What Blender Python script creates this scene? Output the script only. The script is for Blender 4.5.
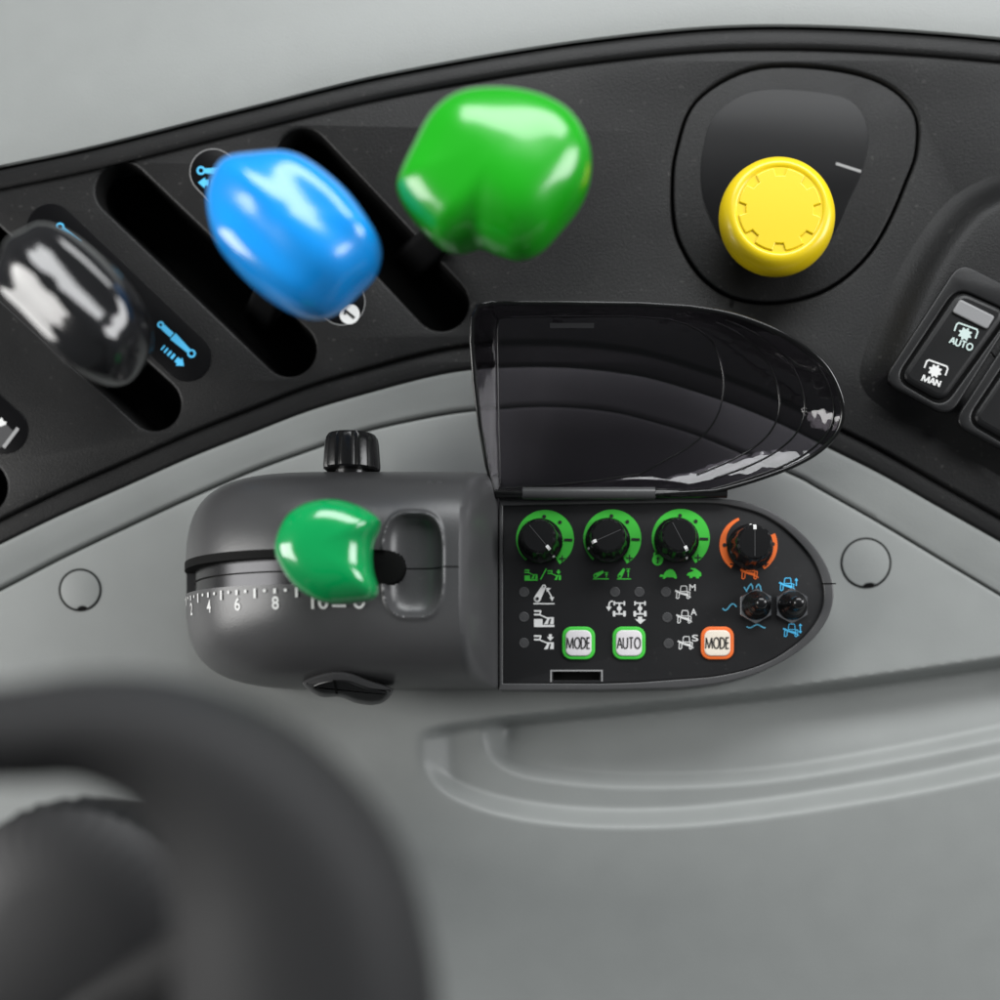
import bpy, bmesh, math, random
from mathutils import Vector, Matrix
from mathutils.geometry import tessellate_polygon
random.seed(4)
for o in list(bpy.data.objects): bpy.data.objects.remove(o)
scn = bpy.context.scene
C = scn.collection
PI = math.pi

# ------------------------------------------------------------------ camera
# lengths are thought of in "units" of 0.4 mm; the console top is z = 0
U = 0.0004
D = 1100.0                 # camera height above the console top
NX, NY = 600.0, 700.0      # the point straight below the lens
cam = bpy.data.cameras.new('Camera')
camo = bpy.data.objects.new('Camera', cam); C.objects.link(camo)
camo.location = ((NX-500)*U, -(NY-500)*U, D*U)
cam.sensor_width = 36
cam.lens = 36*D/1000
cam.shift_x = (500-NX)/1000
cam.shift_y = (NY-500)/1000
cam.clip_start = 0.01; cam.clip_end = 50
cam.dof.use_dof = True
cam.dof.focus_distance = (D-80)*U
AP = 17.5*U
cam.dof.aperture_fstop = (cam.lens/1000)/(2*AP)
scn.camera = camo

# ------------------------------------------------------------------ world and lamps
w = bpy.data.worlds.new('World'); scn.world = w; w.use_nodes = True
bg = w.node_tree.nodes['Background']
bg.inputs[0].default_value = (0.90, 0.96, 1.0, 1); bg.inputs[1].default_value = 0.11

def area(name, loc, target, sx, sy, watts, col=(1, 1, 1)):
    l = bpy.data.lights.new(name, 'AREA'); l.shape = 'RECTANGLE'; l.size = sx; l.size_y = sy
    l.energy = watts; l.color = col
    o = bpy.data.objects.new(name, l); C.objects.link(o); o.location = loc
    d = Vector(target)-Vector(loc)
    o.rotation_euler = d.to_track_quat('-Z', 'Y').to_euler()
    return o
area('windscreen_light', (0.15, 0.80, 0.66), (0.02, 0.02, 0), 1.1, 0.4, 11.5, (0.97, 0.99, 1.0))
area('left_window_light', (-1.1, -0.05, 0.5), (-0.05, 0, 0), 0.5, 0.9, 13, (1.0, 0.99, 0.97))
area('right_window_light', (1.05, 0.2, 0.55), (0.1, 0, 0), 0.5, 0.6, 8.5, (0.98, 0.99, 1.0))

scn.view_settings.view_transform = 'Standard'
scn.view_settings.look = 'None'
scn.view_settings.exposure = 0.0
scn.view_settings.gamma = 1.0
scn.render.engine = 'CYCLES'
scn.cycles.transparent_max_bounces = 16

# ------------------------------------------------------------------ materials
def mat(name, col, rough=0.5, metal=0.0, coat=0.0, spec=0.5, bump=0.0, bscale=900.0, var=0.0, coatr=0.06, dust=0.0):
    m = bpy.data.materials.new(name); m.use_nodes = True
    nt = m.node_tree; b = nt.nodes['Principled BSDF']
    b.inputs['Base Color'].default_value = (*col, 1)
    b.inputs['Roughness'].default_value = rough
    b.inputs['Metallic'].default_value = metal
    b.inputs['Specular IOR Level'].default_value = spec
    b.inputs['Coat Weight'].default_value = coat
    b.inputs['Coat Roughness'].default_value = coatr
    tc = nt.nodes.new('ShaderNodeTexCoord')
    if bump > 0:
        n = nt.nodes.new('ShaderNodeTexNoise'); n.inputs['Scale'].default_value = bscale
        n.inputs['Detail'].default_value = 3
        nt.links.new(tc.outputs['Object'], n.inputs['Vector'])
        bp = nt.nodes.new('ShaderNodeBump'); bp.inputs['Strength'].default_value = bump
        bp.inputs['Distance'].default_value = 0.0004
        nt.links.new(n.outputs['Fac'], bp.inputs['Height'])
        nt.links.new(bp.outputs['Normal'], b.inputs['Normal'])
    if var > 0:
        n2 = nt.nodes.new('ShaderNodeTexNoise'); n2.inputs['Scale'].default_value = 60
        n2.inputs['Detail'].default_value = 6
        nt.links.new(tc.outputs['Object'], n2.inputs['Vector'])
        mr = nt.nodes.new('ShaderNodeMapRange')
        mr.inputs['To Min'].default_value = max(0.02, rough-var); mr.inputs['To Max'].default_value = rough+var
        nt.links.new(n2.outputs['Fac'], mr.inputs['Value'])
        nt.links.new(mr.outputs['Result'], b.inputs['Roughness'])
        mx = nt.nodes.new('ShaderNodeMix'); mx.data_type = 'RGBA'
        mx.inputs[6].default_value = (*[c*0.94 for c in col], 1); mx.inputs[7].default_value = (*[min(1, c*1.06) for c in col], 1)
        nt.links.new(n2.outputs['Fac'], mx.inputs[0])
        nt.links.new(mx.outputs[2], b.inputs['Base Color'])
        if dust > 0:
            n3 = nt.nodes.new('ShaderNodeTexNoise'); n3.inputs['Scale'].default_value = 520; n3.inputs['Detail'].default_value = 1
            n4 = nt.nodes.new('ShaderNodeTexNoise'); n4.inputs['Scale'].default_value = 22; n4.inputs['Detail'].default_value = 4
            nt.links.new(tc.outputs['Object'], n3.inputs['Vector']); nt.links.new(tc.outputs['Object'], n4.inputs['Vector'])
            a3 = nt.nodes.new('ShaderNodeMapRange'); a3.inputs[1].default_value = 0.69; a3.inputs[2].default_value = 0.76
            a4 = nt.nodes.new('ShaderNodeMapRange'); a4.inputs[1].default_value = 0.40; a4.inputs[2].default_value = 0.75
            nt.links.new(n3.outputs['Fac'], a3.inputs[0]); nt.links.new(n4.outputs['Fac'], a4.inputs[0])
            mu = nt.nodes.new('ShaderNodeMath'); mu.operation = 'MULTIPLY'
            nt.links.new(a3.outputs[0], mu.inputs[0]); nt.links.new(a4.outputs[0], mu.inputs[1])
            m3 = nt.nodes.new('ShaderNodeMath'); m3.operation = 'MULTIPLY_ADD'; m3.inputs[1].default_value = dust; m3.use_clamp = True
            m4 = nt.nodes.new('ShaderNodeMath'); m4.operation = 'MULTIPLY'; m4.inputs[1].default_value = dust*0.10
            nt.links.new(mu.outputs[0], m3.inputs[0]); nt.links.new(a4.outputs[0], m4.inputs[0]); nt.links.new(m4.outputs[0], m3.inputs[2])
            md = nt.nodes.new('ShaderNodeMix'); md.data_type = 'RGBA'; md.inputs[7].default_value = (0.30, 0.29, 0.27, 1)
            nt.links.new(m3.outputs[0], md.inputs[0]); nt.links.new(mx.outputs[2], md.inputs[6]); nt.links.new(md.outputs[2], b.inputs['Base Color'])
    return m

M = dict(
    grey=mat('grey_console_plastic', (0.27, 0.282, 0.275), 0.42, bump=0.3, bscale=1900, var=0.05),
    black=mat('black_console_plastic', (0.0068, 0.0068, 0.007), 0.45, spec=0.24, bump=0.35, bscale=1500, var=0.06, dust=0.16),
    black2=mat('black_smooth_plastic', (0.008, 0.008, 0.0085), 0.36, spec=0.35, bump=0.05, var=0.05),
    hole=mat('dark_recess_plastic', (0.0025, 0.0025, 0.0025), 0.7, spec=0.12),
    rubber=mat('black_rubber', (0.008, 0.008, 0.009), 0.55),
    gloss=mat('black_gloss_plastic', (0.006, 0.006, 0.006), 0.18, coat=0.3, bump=0.03, bscale=300),
    pod=mat('charcoal_satin_plastic', (0.068, 0.068, 0.070), 0.31, bump=0.14, bscale=1700, var=0.05, dust=0.12),
    face=mat('black_panel_film', (0.014, 0.014, 0.015), 0.42, spec=0.35, bump=0.05, bscale=1800, var=0.05, dust=0.07),
    decal=mat('black_sticker_film', (0.0025, 0.0025, 0.003), 0.3, spec=0.2),
    knobk=mat('black_lever_gloss', (0.012, 0.012, 0.013), 0.16, coat=0.6, bump=0.03, bscale=120),
    blue=mat('blue_lever_gloss', (0.006, 0.33, 0.95), 0.26, coat=0.7, bump=0.02, bscale=150, coatr=0.12),
    green=mat('green_lever_gloss', (0.010, 0.43, 0.008), 0.30, coat=0.7, bump=0.02, bscale=150, coatr=0.12),
    emer=mat('emerald_lever_gloss', (0.001, 0.34, 0.085), 0.2, coat=0.9, bump=0.02, bscale=150, coatr=0.04),
    yellow=mat('yellow_knob_plastic', (0.95, 0.69, 0.004), 0.36, coat=0.3, bump=0.03, bscale=700, coatr=0.2),
    pgreen=mat('green_print', (0.055, 0.60, 0.05), 0.5),
    porange=mat('orange_print', (0.92, 0.17, 0.025), 0.5),
    pcyan=mat('cyan_print', (0.08, 0.52, 0.88), 0.5),
    pteal=mat('blue_grey_print', (0.10, 0.42, 0.62), 0.5),
    pwhite=mat('white_print', (0.78, 0.78, 0.77), 0.5),
    pgrey=mat('grey_print', (0.33, 0.33, 0.33), 0.5),
    pmint=mat('pale_mint_print', (0.56, 0.68, 0.65), 0.5),
    pink=mat('black_print', (0.012, 0.012, 0.012), 0.5),
    btn=mat('white_button_plastic', (0.80, 0.77, 0.79), 0.4, bump=0.03),
    cream=mat('cream_button_plastic', (0.86, 0.78, 0.66), 0.4, bump=0.03),
    lens=mat('grey_lamp_lens', (0.052, 0.052, 0.054), 0.45),
    lens2=mat('frosted_switch_lens', (0.26, 0.26, 0.265), 0.35, bump=0.1, bscale=1400),
    steel=mat('bright_steel', (0.74, 0.74, 0.76), 0.2, metal=1.0),
    dsteel=mat('dark_steel', (0.045, 0.045, 0.047), 0.26, metal=1.0, bump=0.05, bscale=300),
    rknob=mat('black_knob_plastic', (0.008, 0.008, 0.0085), 0.24, spec=0.5, bump=0.06, bscale=900),
    arm=mat('dark_grey_armrest', (0.033, 0.033, 0.034), 0.6, spec=0.22, bump=0.3, bscale=900),
)
def glass_mat():
    m = bpy.data.materials.new('smoked_clear_plastic'); m.use_nodes = True
    nt = m.node_tree; nt.nodes.clear()
    out = nt.nodes.new('ShaderNodeOutputMaterial')
    tr = nt.nodes.new('ShaderNodeBsdfTransparent'); tr.inputs[0].default_value = (0.44, 0.42, 0.45, 1)
    gl = nt.nodes.new('ShaderNodeBsdfGlossy'); gl.inputs[0].default_value = (1, 1, 1, 1); gl.inputs['Roughness'].default_value = 0.03
    lw = nt.nodes.new('ShaderNodeFresnel'); lw.inputs[0].default_value = 1.48
    ge = nt.nodes.new('ShaderNodeNewGeometry'); mi = nt.nodes.new('ShaderNodeMix')      # same reflectance on both sides of the thin sheet
    mi.inputs[2].default_value = 1.5; mi.inputs[3].default_value = 1/1.5
    nt.links.new(ge.outputs['Backfacing'], mi.inputs[0]); nt.links.new(mi.outputs[0], lw.inputs[0])
    mx = nt.nodes.new('ShaderNodeMixShader')
    tc = nt.nodes.new('ShaderNodeTexCoord'); nz = nt.nodes.new('ShaderNodeTexNoise'); nz.inputs['Scale'].default_value = 75; nz.inputs['Detail'].default_value = 2
    bp = nt.nodes.new('ShaderNodeBump'); bp.inputs['Strength'].default_value = 0.4; bp.inputs['Distance'].default_value = 0.0022
    nt.links.new(tc.outputs['Object'], nz.inputs['Vector']); nt.links.new(nz.outputs['Fac'], bp.inputs['Height']); nt.links.new(bp.outputs['Normal'], gl.inputs['Normal'])
    nt.links.new(lw.outputs[0], mx.inputs[0]); nt.links.new(tr.outputs[0], mx.inputs[1]); nt.links.new(gl.outputs[0], mx.inputs[2])
    nt.links.new(mx.outputs[0], out.inputs[0])
    return m
M['smoke'] = glass_mat()

# ------------------------------------------------------------------ helpers
def plan(sx, sy, z):                       # where a sight line meets height z, in units
    k = (D-z)/D
    return (NX+(sx-NX)*k, NY+(sy-NY)*k)
def wp(x, y, z):                           # units -> metres
    return Vector(((x-500)*U, -(y-500)*U, z*U))
def S(sx, sy, z):
    x, y = plan(sx, sy, z); return wp(x, y, z)
def proj(x, y, z):
    k = D/(D-z); return (NX+(x-NX)*k, NY+(y-NY)*k)

def tag(o, label=None, cat=None, group=None, kind=None):
    if label: o['label'] = label
    if cat: o['category'] = cat
    if group: o['group'] = group
    if kind: o['kind'] = kind
    return o
def thing(name, label, cat, loc, group=None):
    o = bpy.data.objects.new(name, None); C.objects.link(o); o.location = loc
    o.empty_display_size = 0.01
    return tag(o, label, cat, group)
BASE = {}
def origin(o):
    v = Vector((0, 0, 0))
    while o is not None:
        v += o.location; o = o.parent
    return v
def link(name, verts, faces, m, parent=None, smooth=True, angle=35, label=None):
    me = bpy.data.meshes.new(name)
    off = origin(parent)
    me.from_pydata([Vector(v)-off for v in verts], [], faces)
    me.validate(); me.update()
    return linkmesh(name, me, m, parent, smooth, angle, label)
def linkmesh(name, me, m, parent=None, smooth=True, angle=35, label=None, recalc=True):
    if recalc:
        bm = bmesh.new(); bm.from_mesh(me)
        bmesh.ops.recalc_face_normals(bm, faces=bm.faces); bm.to_mesh(me); bm.free()
    if smooth:
        me.polygons.foreach_set('use_smooth', [True]*len(me.polygons))
        me.set_sharp_from_angle(angle=math.radians(angle))
    me.materials.append(m)
    o = bpy.data.objects.new(name, me); C.objects.link(o)
    if parent: o.parent = parent
    if label: o['label'] = label
    return o

def catmull(pts, n=8, closed=True):
    out = []; N = len(pts); rng = range(N) if closed else range(N-1)
    for i in rng:
        if closed: p0, p1, p2, p3 = pts[i-1], pts[i], pts[(i+1) % N], pts[(i+2) % N]
        else: p0, p1, p2, p3 = pts[max(i-1, 0)], pts[i], pts[i+1], pts[min(i+2, N-1)]
        for k in range(n):
            t = k/n
            out.append(tuple(0.5*((2*p1[j])+(-p0[j]+p2[j])*t+(2*p0[j]-5*p1[j]+4*p2[j]-p3[j])*t*t+(-p0[j]+3*p1[j]-3*p2[j]+p3[j])*t**3) for j in range(len(p1))))
    if not closed: out.append(tuple(pts[-1]))
    return out
def interp(curve, x):                      # y of an open curve at x
    for a, b in zip(curve, curve[1:]):
        if a[0] <= x <= b[0]: return a[1]+(b[1]-a[1])*(x-a[0])/(b[0]-a[0])
    return curve[0][1] if x < curve[0][0] else curve[-1][1]
def obround(x0, y0, x1, y1, r, n=14):
    a = math.atan2(y1-y0, x1-x0); out = []
    for k in range(n+1): t = a-PI/2+PI*k/n; out.append((x1+r*math.cos(t), y1+r*math.sin(t)))
    for k in range(n+1): t = a+PI/2+PI*k/n; out.append((x0+r*math.cos(t), y0+r*math.sin(t)))
    return out
def rrect(cx, cy, w_, h_, r, rot=0, n=6):
    out = []; c, s = math.cos(rot), math.sin(rot)
    for (qx, qy, a0) in ((1, 1, 0), (-1, 1, PI/2), (-1, -1, PI), (1, -1, 1.5*PI)):
        for k in range(n+1):
            a = a0+PI/2*k/n
            x = qx*(w_/2-r)+r*math.cos(a); y = qy*(h_/2-r)+r*math.sin(a)
            out.append((cx+x*c-y*s, cy+x*s+y*c))
    return out
def rpoly(pts, r, n=6):                    # polygon with rounded corners
    out = []; N = len(pts)
    for i in range(N):
        p0, p1, p2 = Vector(pts[i-1]), Vector(pts[i]), Vector(pts[(i+1) % N])
        d0 = (p0-p1); d1 = (p2-p1); rr = min(r, d0.length*.45, d1.length*.45)
        a = p1+d0.normalized()*rr; b = p1+d1.normalized()*rr
        for k in range(n+1):
            t = k/n; q = a*(1-t)**2+p1*2*t*(1-t)+b*t*t; out.append((q.x, q.y))
    return out
def smoothstep(a, b, x):
    t = min(1, max(0, (x-a)/(b-a))); return t*t*(3-2*t)

def plate(name, loops, z0, z1, bev, m, parent=None, label=None, angle=40):
    """solid sheet between z0 and z1; loops are outlines as seen, the first the rim and the rest holes"""
    cu = bpy.data.curves.new(name, 'CURVE'); cu.dimensions = '2D'; cu.fill_mode = 'BOTH'
    off = origin(parent)
    for lp in loops:
        sp = cu.splines.new('POLY'); sp.points.add(len(lp)-1); sp.use_cyclic_u = True
        for q, (sx, sy) in zip(sp.points, lp):
            v = S(sx, sy, z1)-off; q.co = (v.x, v.y, 0, 1)
    h = (z1-z0)*U/2; b = min(bev*U, h*0.95)
    cu.extrude = h-b; cu.bevel_depth = b; cu.bevel_resolution = 3; cu.offset = -b
    o = bpy.data.objects.new('tmp', cu); C.objects.link(o)
    bpy.context.view_layer.update()
    me = bpy.data.meshes.new_from_object(o.evaluated_get(bpy.context.evaluated_depsgraph_get()))
    bpy.data.objects.remove(o)
    dz = (z0+z1)/2*U-off.z
    for v in me.vertices: v.co.z += dz
    me.materials.clear()
    bm = bmesh.new(); bm.from_mesh(me); bmesh.ops.remove_doubles(bm, verts=bm.verts, dist=1e-7); bm.to_mesh(me); bm.free()
    me.name = name
    return linkmesh(name, me, m, parent, True, angle, label)

class Ink:
    """printed marks: strokes, discs and shapes in one thin layer at height z (or on a mapped surface)"""
    def __init__(s, z=None, fn=None):
        s.v = []; s.f = []; s.z = z; s.n = 0
        s.fn = fn or (lambda x, y, e: S(x, y, s.z+e))
    def poly(s, pts):
        e = 0.04*s.n; s.n += 1; b = len(s.v)
        s.v += [s.fn(x, y, e) for x, y in pts]
        for t in tessellate_polygon([[Vector((x, y, 0)) for x, y in pts]]): s.f.append(tuple(b+i for i in t))
    def line(s, pts, w_, closed=False):
        e = 0.04*s.n; s.n += 1
        P = [Vector(p) for p in pts]; N = len(P); b = len(s.v)
        for i in range(N):
            if closed: d0 = (P[i]-P[i-1]); d1 = (P[(i+1) % N]-P[i])
            else: d0 = P[i]-P[i-1] if i else P[1]-P[0]; d1 = P[i+1]-P[i] if i < N-1 else P[-1]-P[-2]
            d0.normalize(); d1.normalize(); t = d0+d1
            t = t.normalized() if t.length > 1e-6 else d1
            nrm = Vector((-t.y, t.x)); k = 1/max(0.5, abs(t.dot(d1)))
            a = P[i]+nrm*w_/2*k; c = P[i]-nrm*w_/2*k
            s.v += [s.fn(a.x, a.y, e), s.fn(c.x, c.y, e)]
        for i in range(N if closed else N-1):
            j = (i+1) % N; s.f.append((b+2*i, b+2*i+1, b+2*j+1, b+2*j))
    def disc(s, x, y, r, n=20, r2=None):
        s.poly([(x+r*math.cos(2*PI*k/n), y+(r2 or r)*math.sin(2*PI*k/n)) for k in range(n)])
    def ring(s, x, y, r, w_, n=24):
        s.line([(x+r*math.cos(2*PI*k/n), y+r*math.sin(2*PI*k/n)) for k in range(n)], w_, True)
    def arrow(s, x0, y0, x1, y1, w_, hw, hl):
        d = Vector((x1-x0, y1-y0)); L = d.length; d.normalize(); n = Vector((-d.y, d.x))
        if L > hl: s.line([(x0, y0), (x1-d.x*hl*.9, y1-d.y*hl*.9)], w_)
        p = Vector((x1, y1)); q = p-d*hl
        s.poly([tuple(p), tuple(q+n*hw), tuple(q-n*hw)])
    def text(s, body, cx, cy, w_, h_, rot=0, bold=0.0, shear=0):
        cu = bpy.data.curves.new('t', 'FONT'); cu.body = body; cu.offset = bold; cu.fill_mode = 'FRONT'; cu.shear = shear
        o = bpy.data.objects.new('t', cu); C.objects.link(o); bpy.context.view_layer.update()
        me = bpy.data.meshes.new_from_object(o.evaluated_get(bpy.context.evaluated_depsgraph_get()))
        bpy.data.objects.remove(o)
        xs = [v.co.x for v in me.vertices]; ys = [v.co.y for v in me.vertices]
        mx, my = (min(xs)+max(xs))/2, (min(ys)+max(ys))/2; kx = w_/(max(xs)-min(xs)); ky = h_/(max(ys)-min(ys))
        c, sn = math.cos(rot), math.sin(rot); b = len(s.v); e = 0.04*s.n; s.n += 1
        for v in me.vertices:
            x = (v.co.x-mx)*kx; y = -(v.co.y-my)*ky
            s.v.append(s.fn(cx+x*c-y*sn, cy+x*sn+y*c, e))
        for p in me.polygons: s.f.append(tuple(b+i for i in p.vertices))
        bpy.data.meshes.remove(me)
    def build(s, name, m, parent=None, label=None):
        me = bpy.data.meshes.new(name); off = origin(parent)
        me.from_pydata([v-off for v in s.v], [], s.f); me.update()
        return linkmesh(name, me, m, parent, False, 35, label)

def lathe(name, prof, cx, cy, m, parent=None, seg=40, rad=None, axis=(0, 0, 1), z0=0, label=None, angle=35, twist=0.0):
    """prof = [(r, h)]; (cx, cy) plan position; h runs along axis from height z0"""
    A = Vector(axis).normalized()
    X = Vector((1, 0, 0)) if abs(A.x) < .9 else Vector((0, 0, 1))
    X = (X-A*X.dot(A)).normalized(); Y = A.cross(X)
    V = []; F = []
    base = Vector((cx, -cy, z0))
    for (r, h) in prof:
        for k in range(seg):
            a = 2*PI*k/seg+twist; rr = r*(rad(a, h) if rad else 1)
            p = base+A*h+X*rr*math.cos(a)+Y*rr*math.sin(a)
            V.append(Vector(((p.x-500)*U, (p.y+500)*U, p.z*U)))
    for i in range(len(prof)-1):
        for k in range(seg):
            j = (k+1) % seg; F.append((i*seg+k, i*seg+j, (i+1)*seg+j, (i+1)*seg+k))
    F.append(tuple(range(seg))[::-1]); b = (len(prof)-1)*seg; F.append(tuple(range(b, b+seg)))
    return link(name, V, F, m, parent, True, angle, label)

def blob(name, outline, zb, ze, zt, m, parent=None, e=0.75, ridges=None, sb=0.55, n1=10, n2=18, c=None, lean=(0, 0)):
    """handle knob: seen outline at its widest height ze, closed dome to zt and a tucked-in underside to zb"""
    pts = [Vector(plan(x, y, ze)) for x, y in outline]; N = len(pts)
    cc = Vector(plan(*c, ze)) if c else sum(pts, Vector((0, 0)))/N
    V = []; loops = []
    for i in range(n1):
        t = -PI/2+PI/2*i/n1; s = sb+(1-sb)*math.cos(t)**0.8 if i else sb
        loops.append((s, ze+(ze-zb)*math.sin(t)))
    for i in range(n2):
        t = PI/2*i/n2
        loops.append((math.cos(t)**e, ze+(zt-ze)*math.sin(t)**e))
    for (s, z) in loops:
        for p in pts:
            q = cc+(p-cc)*s; zz = z
            f = (z-ze)/max(1, zt-ze)
            if ridges and z > ze: zz += ridges(q.x-cc.x, q.y-cc.y)*min(1, f*2)
            V.append(wp(q.x+lean[0]*(z-ze), q.y+lean[1]*(z-ze), zz))
    F = []
    for i in range(len(loops)-1):
        for k in range(N):
            j = (k+1) % N; F.append((i*N+k, i*N+j, (i+1)*N+j, (i+1)*N+k))
    F.append(tuple(range(N)))
    zz = zt+(ridges(0, 0) if ridges else 0)
    b = (len(loops)-1)*N; V.append(wp(cc.x+lean[0]*(zt-ze), cc.y+lean[1]*(zt-ze), zz))
    for k in range(N): F.append((b+k, b+(k+1) % N, len(V)-1))
    return link(name, V, F, m, parent, True, 60)

def loft(name, rings, m, parent=None, closed=True, cap0=False, cap1=False, angle=35, label=None):
    N = len(rings[0]); V = [v for r in rings for v in r]; F = []
    for i in range(len(rings)-1):
        for k in range(N if closed else N-1):
            j = (k+1) % N; F.append((i*N+k, i*N+j, (i+1)*N+j, (i+1)*N+k))
    if cap0: F.append(tuple(range(N)))
    if cap1: F.append(tuple(range(len(V)-N, len(V))))
    return link(name, V, F, m, parent, True, angle, label)

def inset(pts, d):                         # move an outline inward by d (plan units)
    N = len(pts); P = [Vector(p) for p in pts]
    ar = sum(P[i-1].x*P[i].y-P[i].x*P[i-1].y for i in range(N)); sg = 1 if ar > 0 else -1
    out = []
    for i in range(N):
        t = (P[(i+1) % N]-P[i-1]).normalized(); out.append(tuple(P[i]+Vector((-t.y, t.x))*d*sg))
    return out

# ------------------------------------------------------------------ the console (setting)
EDGE = catmull([(-260, 690), (-120, 606), (-60, 575), (0, 545), (62, 515), (125, 487), (190, 458), (250, 434), (312, 410), (380, 390), (430, 377), (470, 370), (520, 367), (572, 368), (620, 373), (660, 381), (726, 402), (780, 424), (828, 448), (880, 474), (940, 508), (1000, 542), (1060, 576), (1120, 612), (1260, 700)], 8, False)
SEAM = catmull([(-260, 720), (-120, 648), (-60, 617), (0, 589), (60, 558), (125, 527), (190, 497), (250, 471), (310, 449), (366, 430), (440, 414), (490, 408), (550, 405), (616, 411), (686, 430), (730, 447), (796, 475), (820, 488), (880, 522), (940, 558), (1000, 594), (1060, 630), (1120, 668), (1260, 760)], 8, False)
XS = [-200+i*5 for i in range(281)]

# long storage pocket in the lower right: heights from four seen edges
P_TOP = catmull([(400, 741), (430, 733), (470, 726), (520, 721), (640, 709), (800, 692), (1000, 664), (1250, 625)], 8, False)
P_IN = catmull([(470, 745), (490, 757), (520, 772), (580, 781), (640, 784), (720, 782), (800, 774), (900, 757), (1000, 737), (1250, 685)], 8, False)
P_OUT = catmull([(400, 745), (422, 768), (450, 790), (490, 806), (540, 816), (600, 821), (680, 820), (760, 812), (840, 800), (920, 786), (1000, 769), (1250, 715)], 8, False)
def console_z(x, y):
    z = -10*smoothstep(600, 1000, y)*smoothstep(500, 100, x)
    fade = smoothstep(416, 452, x)
    t, i, o_ = interp(P_TOP, x), interp(P_IN, x), interp(P_OUT, x)
    if x > 405 and t-30 < y < o_+40:
        down = smoothstep(t-8, t+7, y)
        up1 = smoothstep(o_-13, o_+9, y)
        fin = smoothstep(478, 505, x)
        step = smoothstep(i-10, i+8, y)
        floor = -46+14*smoothstep(t+10, i, y)
        dep = floor*(1-step)*fin+(-19)*(1-(1-step)*fin)
        z += fade*dep*down*(1-up1)
    return z
cols = [-200+i*4 for i in range(351)]
V = []; F = []; rows = None
for x in cols:
    y0 = interp(SEAM, x)+1.6
    ys = [(y0-0.6, -9), (y0-0.2, -3), (y0+0.6, -0.9), (y0+1.8, -0.15)]
    L = [y0+3+(660-y0-3)*k/30 for k in range(31)] if y0 < 640 else [y0+3+(1000-y0-3)*0.2*k/30 for k in range(31)]
    yl = L[-1]; L += [yl+(845-yl)*k/75 for k in range(1, 76)] + [845+k*10 for k in range(1, 22)]
    V += [wp(x, a, b+console_z(x, a)) for a, b in ys]+[wp(x, a, console_z(x, a)) for a in L]
    rows = len(ys)+len(L)
for i in range(len(cols)-1):
    for k in range(rows-1): F.append((i*rows+k, i*rows+k+1, (i+1)*rows+k+1, (i+1)*rows+k))
tag(link('console_surface', V, F, M['grey'], None, True, 50), kind='structure')

# padded rim between the seam and the black lever panel
V = []; F = []; prof = 15
for x in XS:
    a, b = interp(EDGE, x)+2.5, interp(SEAM, x)-1.6
    row = [(a-0.5, -8), (a, 6.5), (a+1.2, 8.4)]
    for k in range(1, prof):
        t = k/prof; row.append((a+1.2+(b-a-2.4)*t, 0.8+8.0*(1-t)**1.6+1.6*math.sin(PI*t)))
    row += [(b-0.8, 0.3), (b, -1.5), (b+0.3, -9)]
    V += [wp(x, y, z) for y, z in row]; n_ = len(row)
for i in range(len(XS)-1):
    for k in range(n_-1): F.append((i*n_+k, i*n_+k+1, (i+1)*n_+k+1, (i+1)*n_+k))
tag(link('console_rim', V, F, M['grey'], None, True, 50), kind='structure')
# dark floor far beneath the console, seen only through gaps
tag(link('floor', [wp(-2500, -2500, -420), wp(3500, -2500, -420), wp(3500, 3500, -420), wp(-2500, 3500, -420)], [(0, 1, 2, 3)], M['rubber'], None, False), kind='structure')
tag(link('console_underside', [wp(-200, -250, -75), wp(1200, -250, -75), wp(1200, 900, -75), wp(-200, 900, -75)], [(0, 1, 2, 3)], M['hole'], None, False), kind='structure')

# round blanking plugs let into the console
def plug(sx, sy, r, label):
    x, y = sx, sy
    t = thing('blanking_plug', label, 'plug', wp(x, y, 0), 'round blanking plugs in the grey console')
    plate('gap_disc', [[(x+r*math.cos(2*PI*k/64), y+r*math.sin(2*PI*k/64)) for k in range(64)]], -2, 0.35, 0.1, M['hole'], t)  # near-black disc stands in for the shade in the groove round the cap
    loop = []
    for k in range(96):
        a = 2*PI*k/96; rr = r-2.0
        d = abs((a-PI*0.46+PI) % (2*PI)-PI)
        if d < 0.26: rr -= 3.4*math.sqrt(max(0, 1-(d/0.26)**2))
        loop.append((x+rr*math.cos(a), y+rr*math.sin(a)))
    plate('cap', [loop], -1, 1.0, 0.8, M['grey'], t)
plug(866, 563, 25.5, 'larger round grey blanking plug beside the rounded end of the control panel')
plug(80, 590, 21.5, 'smaller round grey blanking plug left of the charcoal lever pod')

# ------------------------------------------------------------------ black lever panel
UPPER = catmull([(-260, 245), (-120, 210), (-60, 197), (0, 183), (95, 163), (250, 124), (400, 88), (600, 55), (775, 42), (1000, 55), (1260, 90)], 8, False)
ZP = 13.0
def band(a, b, da, db, step=10):           # outline between two open curves
    xs = [-150+step*k for k in range(int(1300/step)+1)]
    return [(x, interp(a, x)+da) for x in xs]+[(x, interp(b, x)+db) for x in reversed(xs)]
lp = thing('lever_panel', 'curved black lever panel with long slanted slots above the grey rim', 'panel', S(300, 250, 0))
slots = [(-25, 240, 154, 404, 26.5), (122, 189, 289, 349, 27), (303, 156, 441, 303, 27.5), (-105, 408, -20, 487, 27)]
holes = [obround(*s) for s in slots]
bez_out = catmull([(675, 150), (671, 190), (674, 228), (684, 254), (700, 277), (722, 294), (745, 302), (772, 304), (800, 300), (826, 291), (850, 275), (872, 252), (890, 222), (906, 185), (918, 150), (915, 110), (880, 80), (820, 66), (750, 68), (695, 100)], 6)
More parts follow.
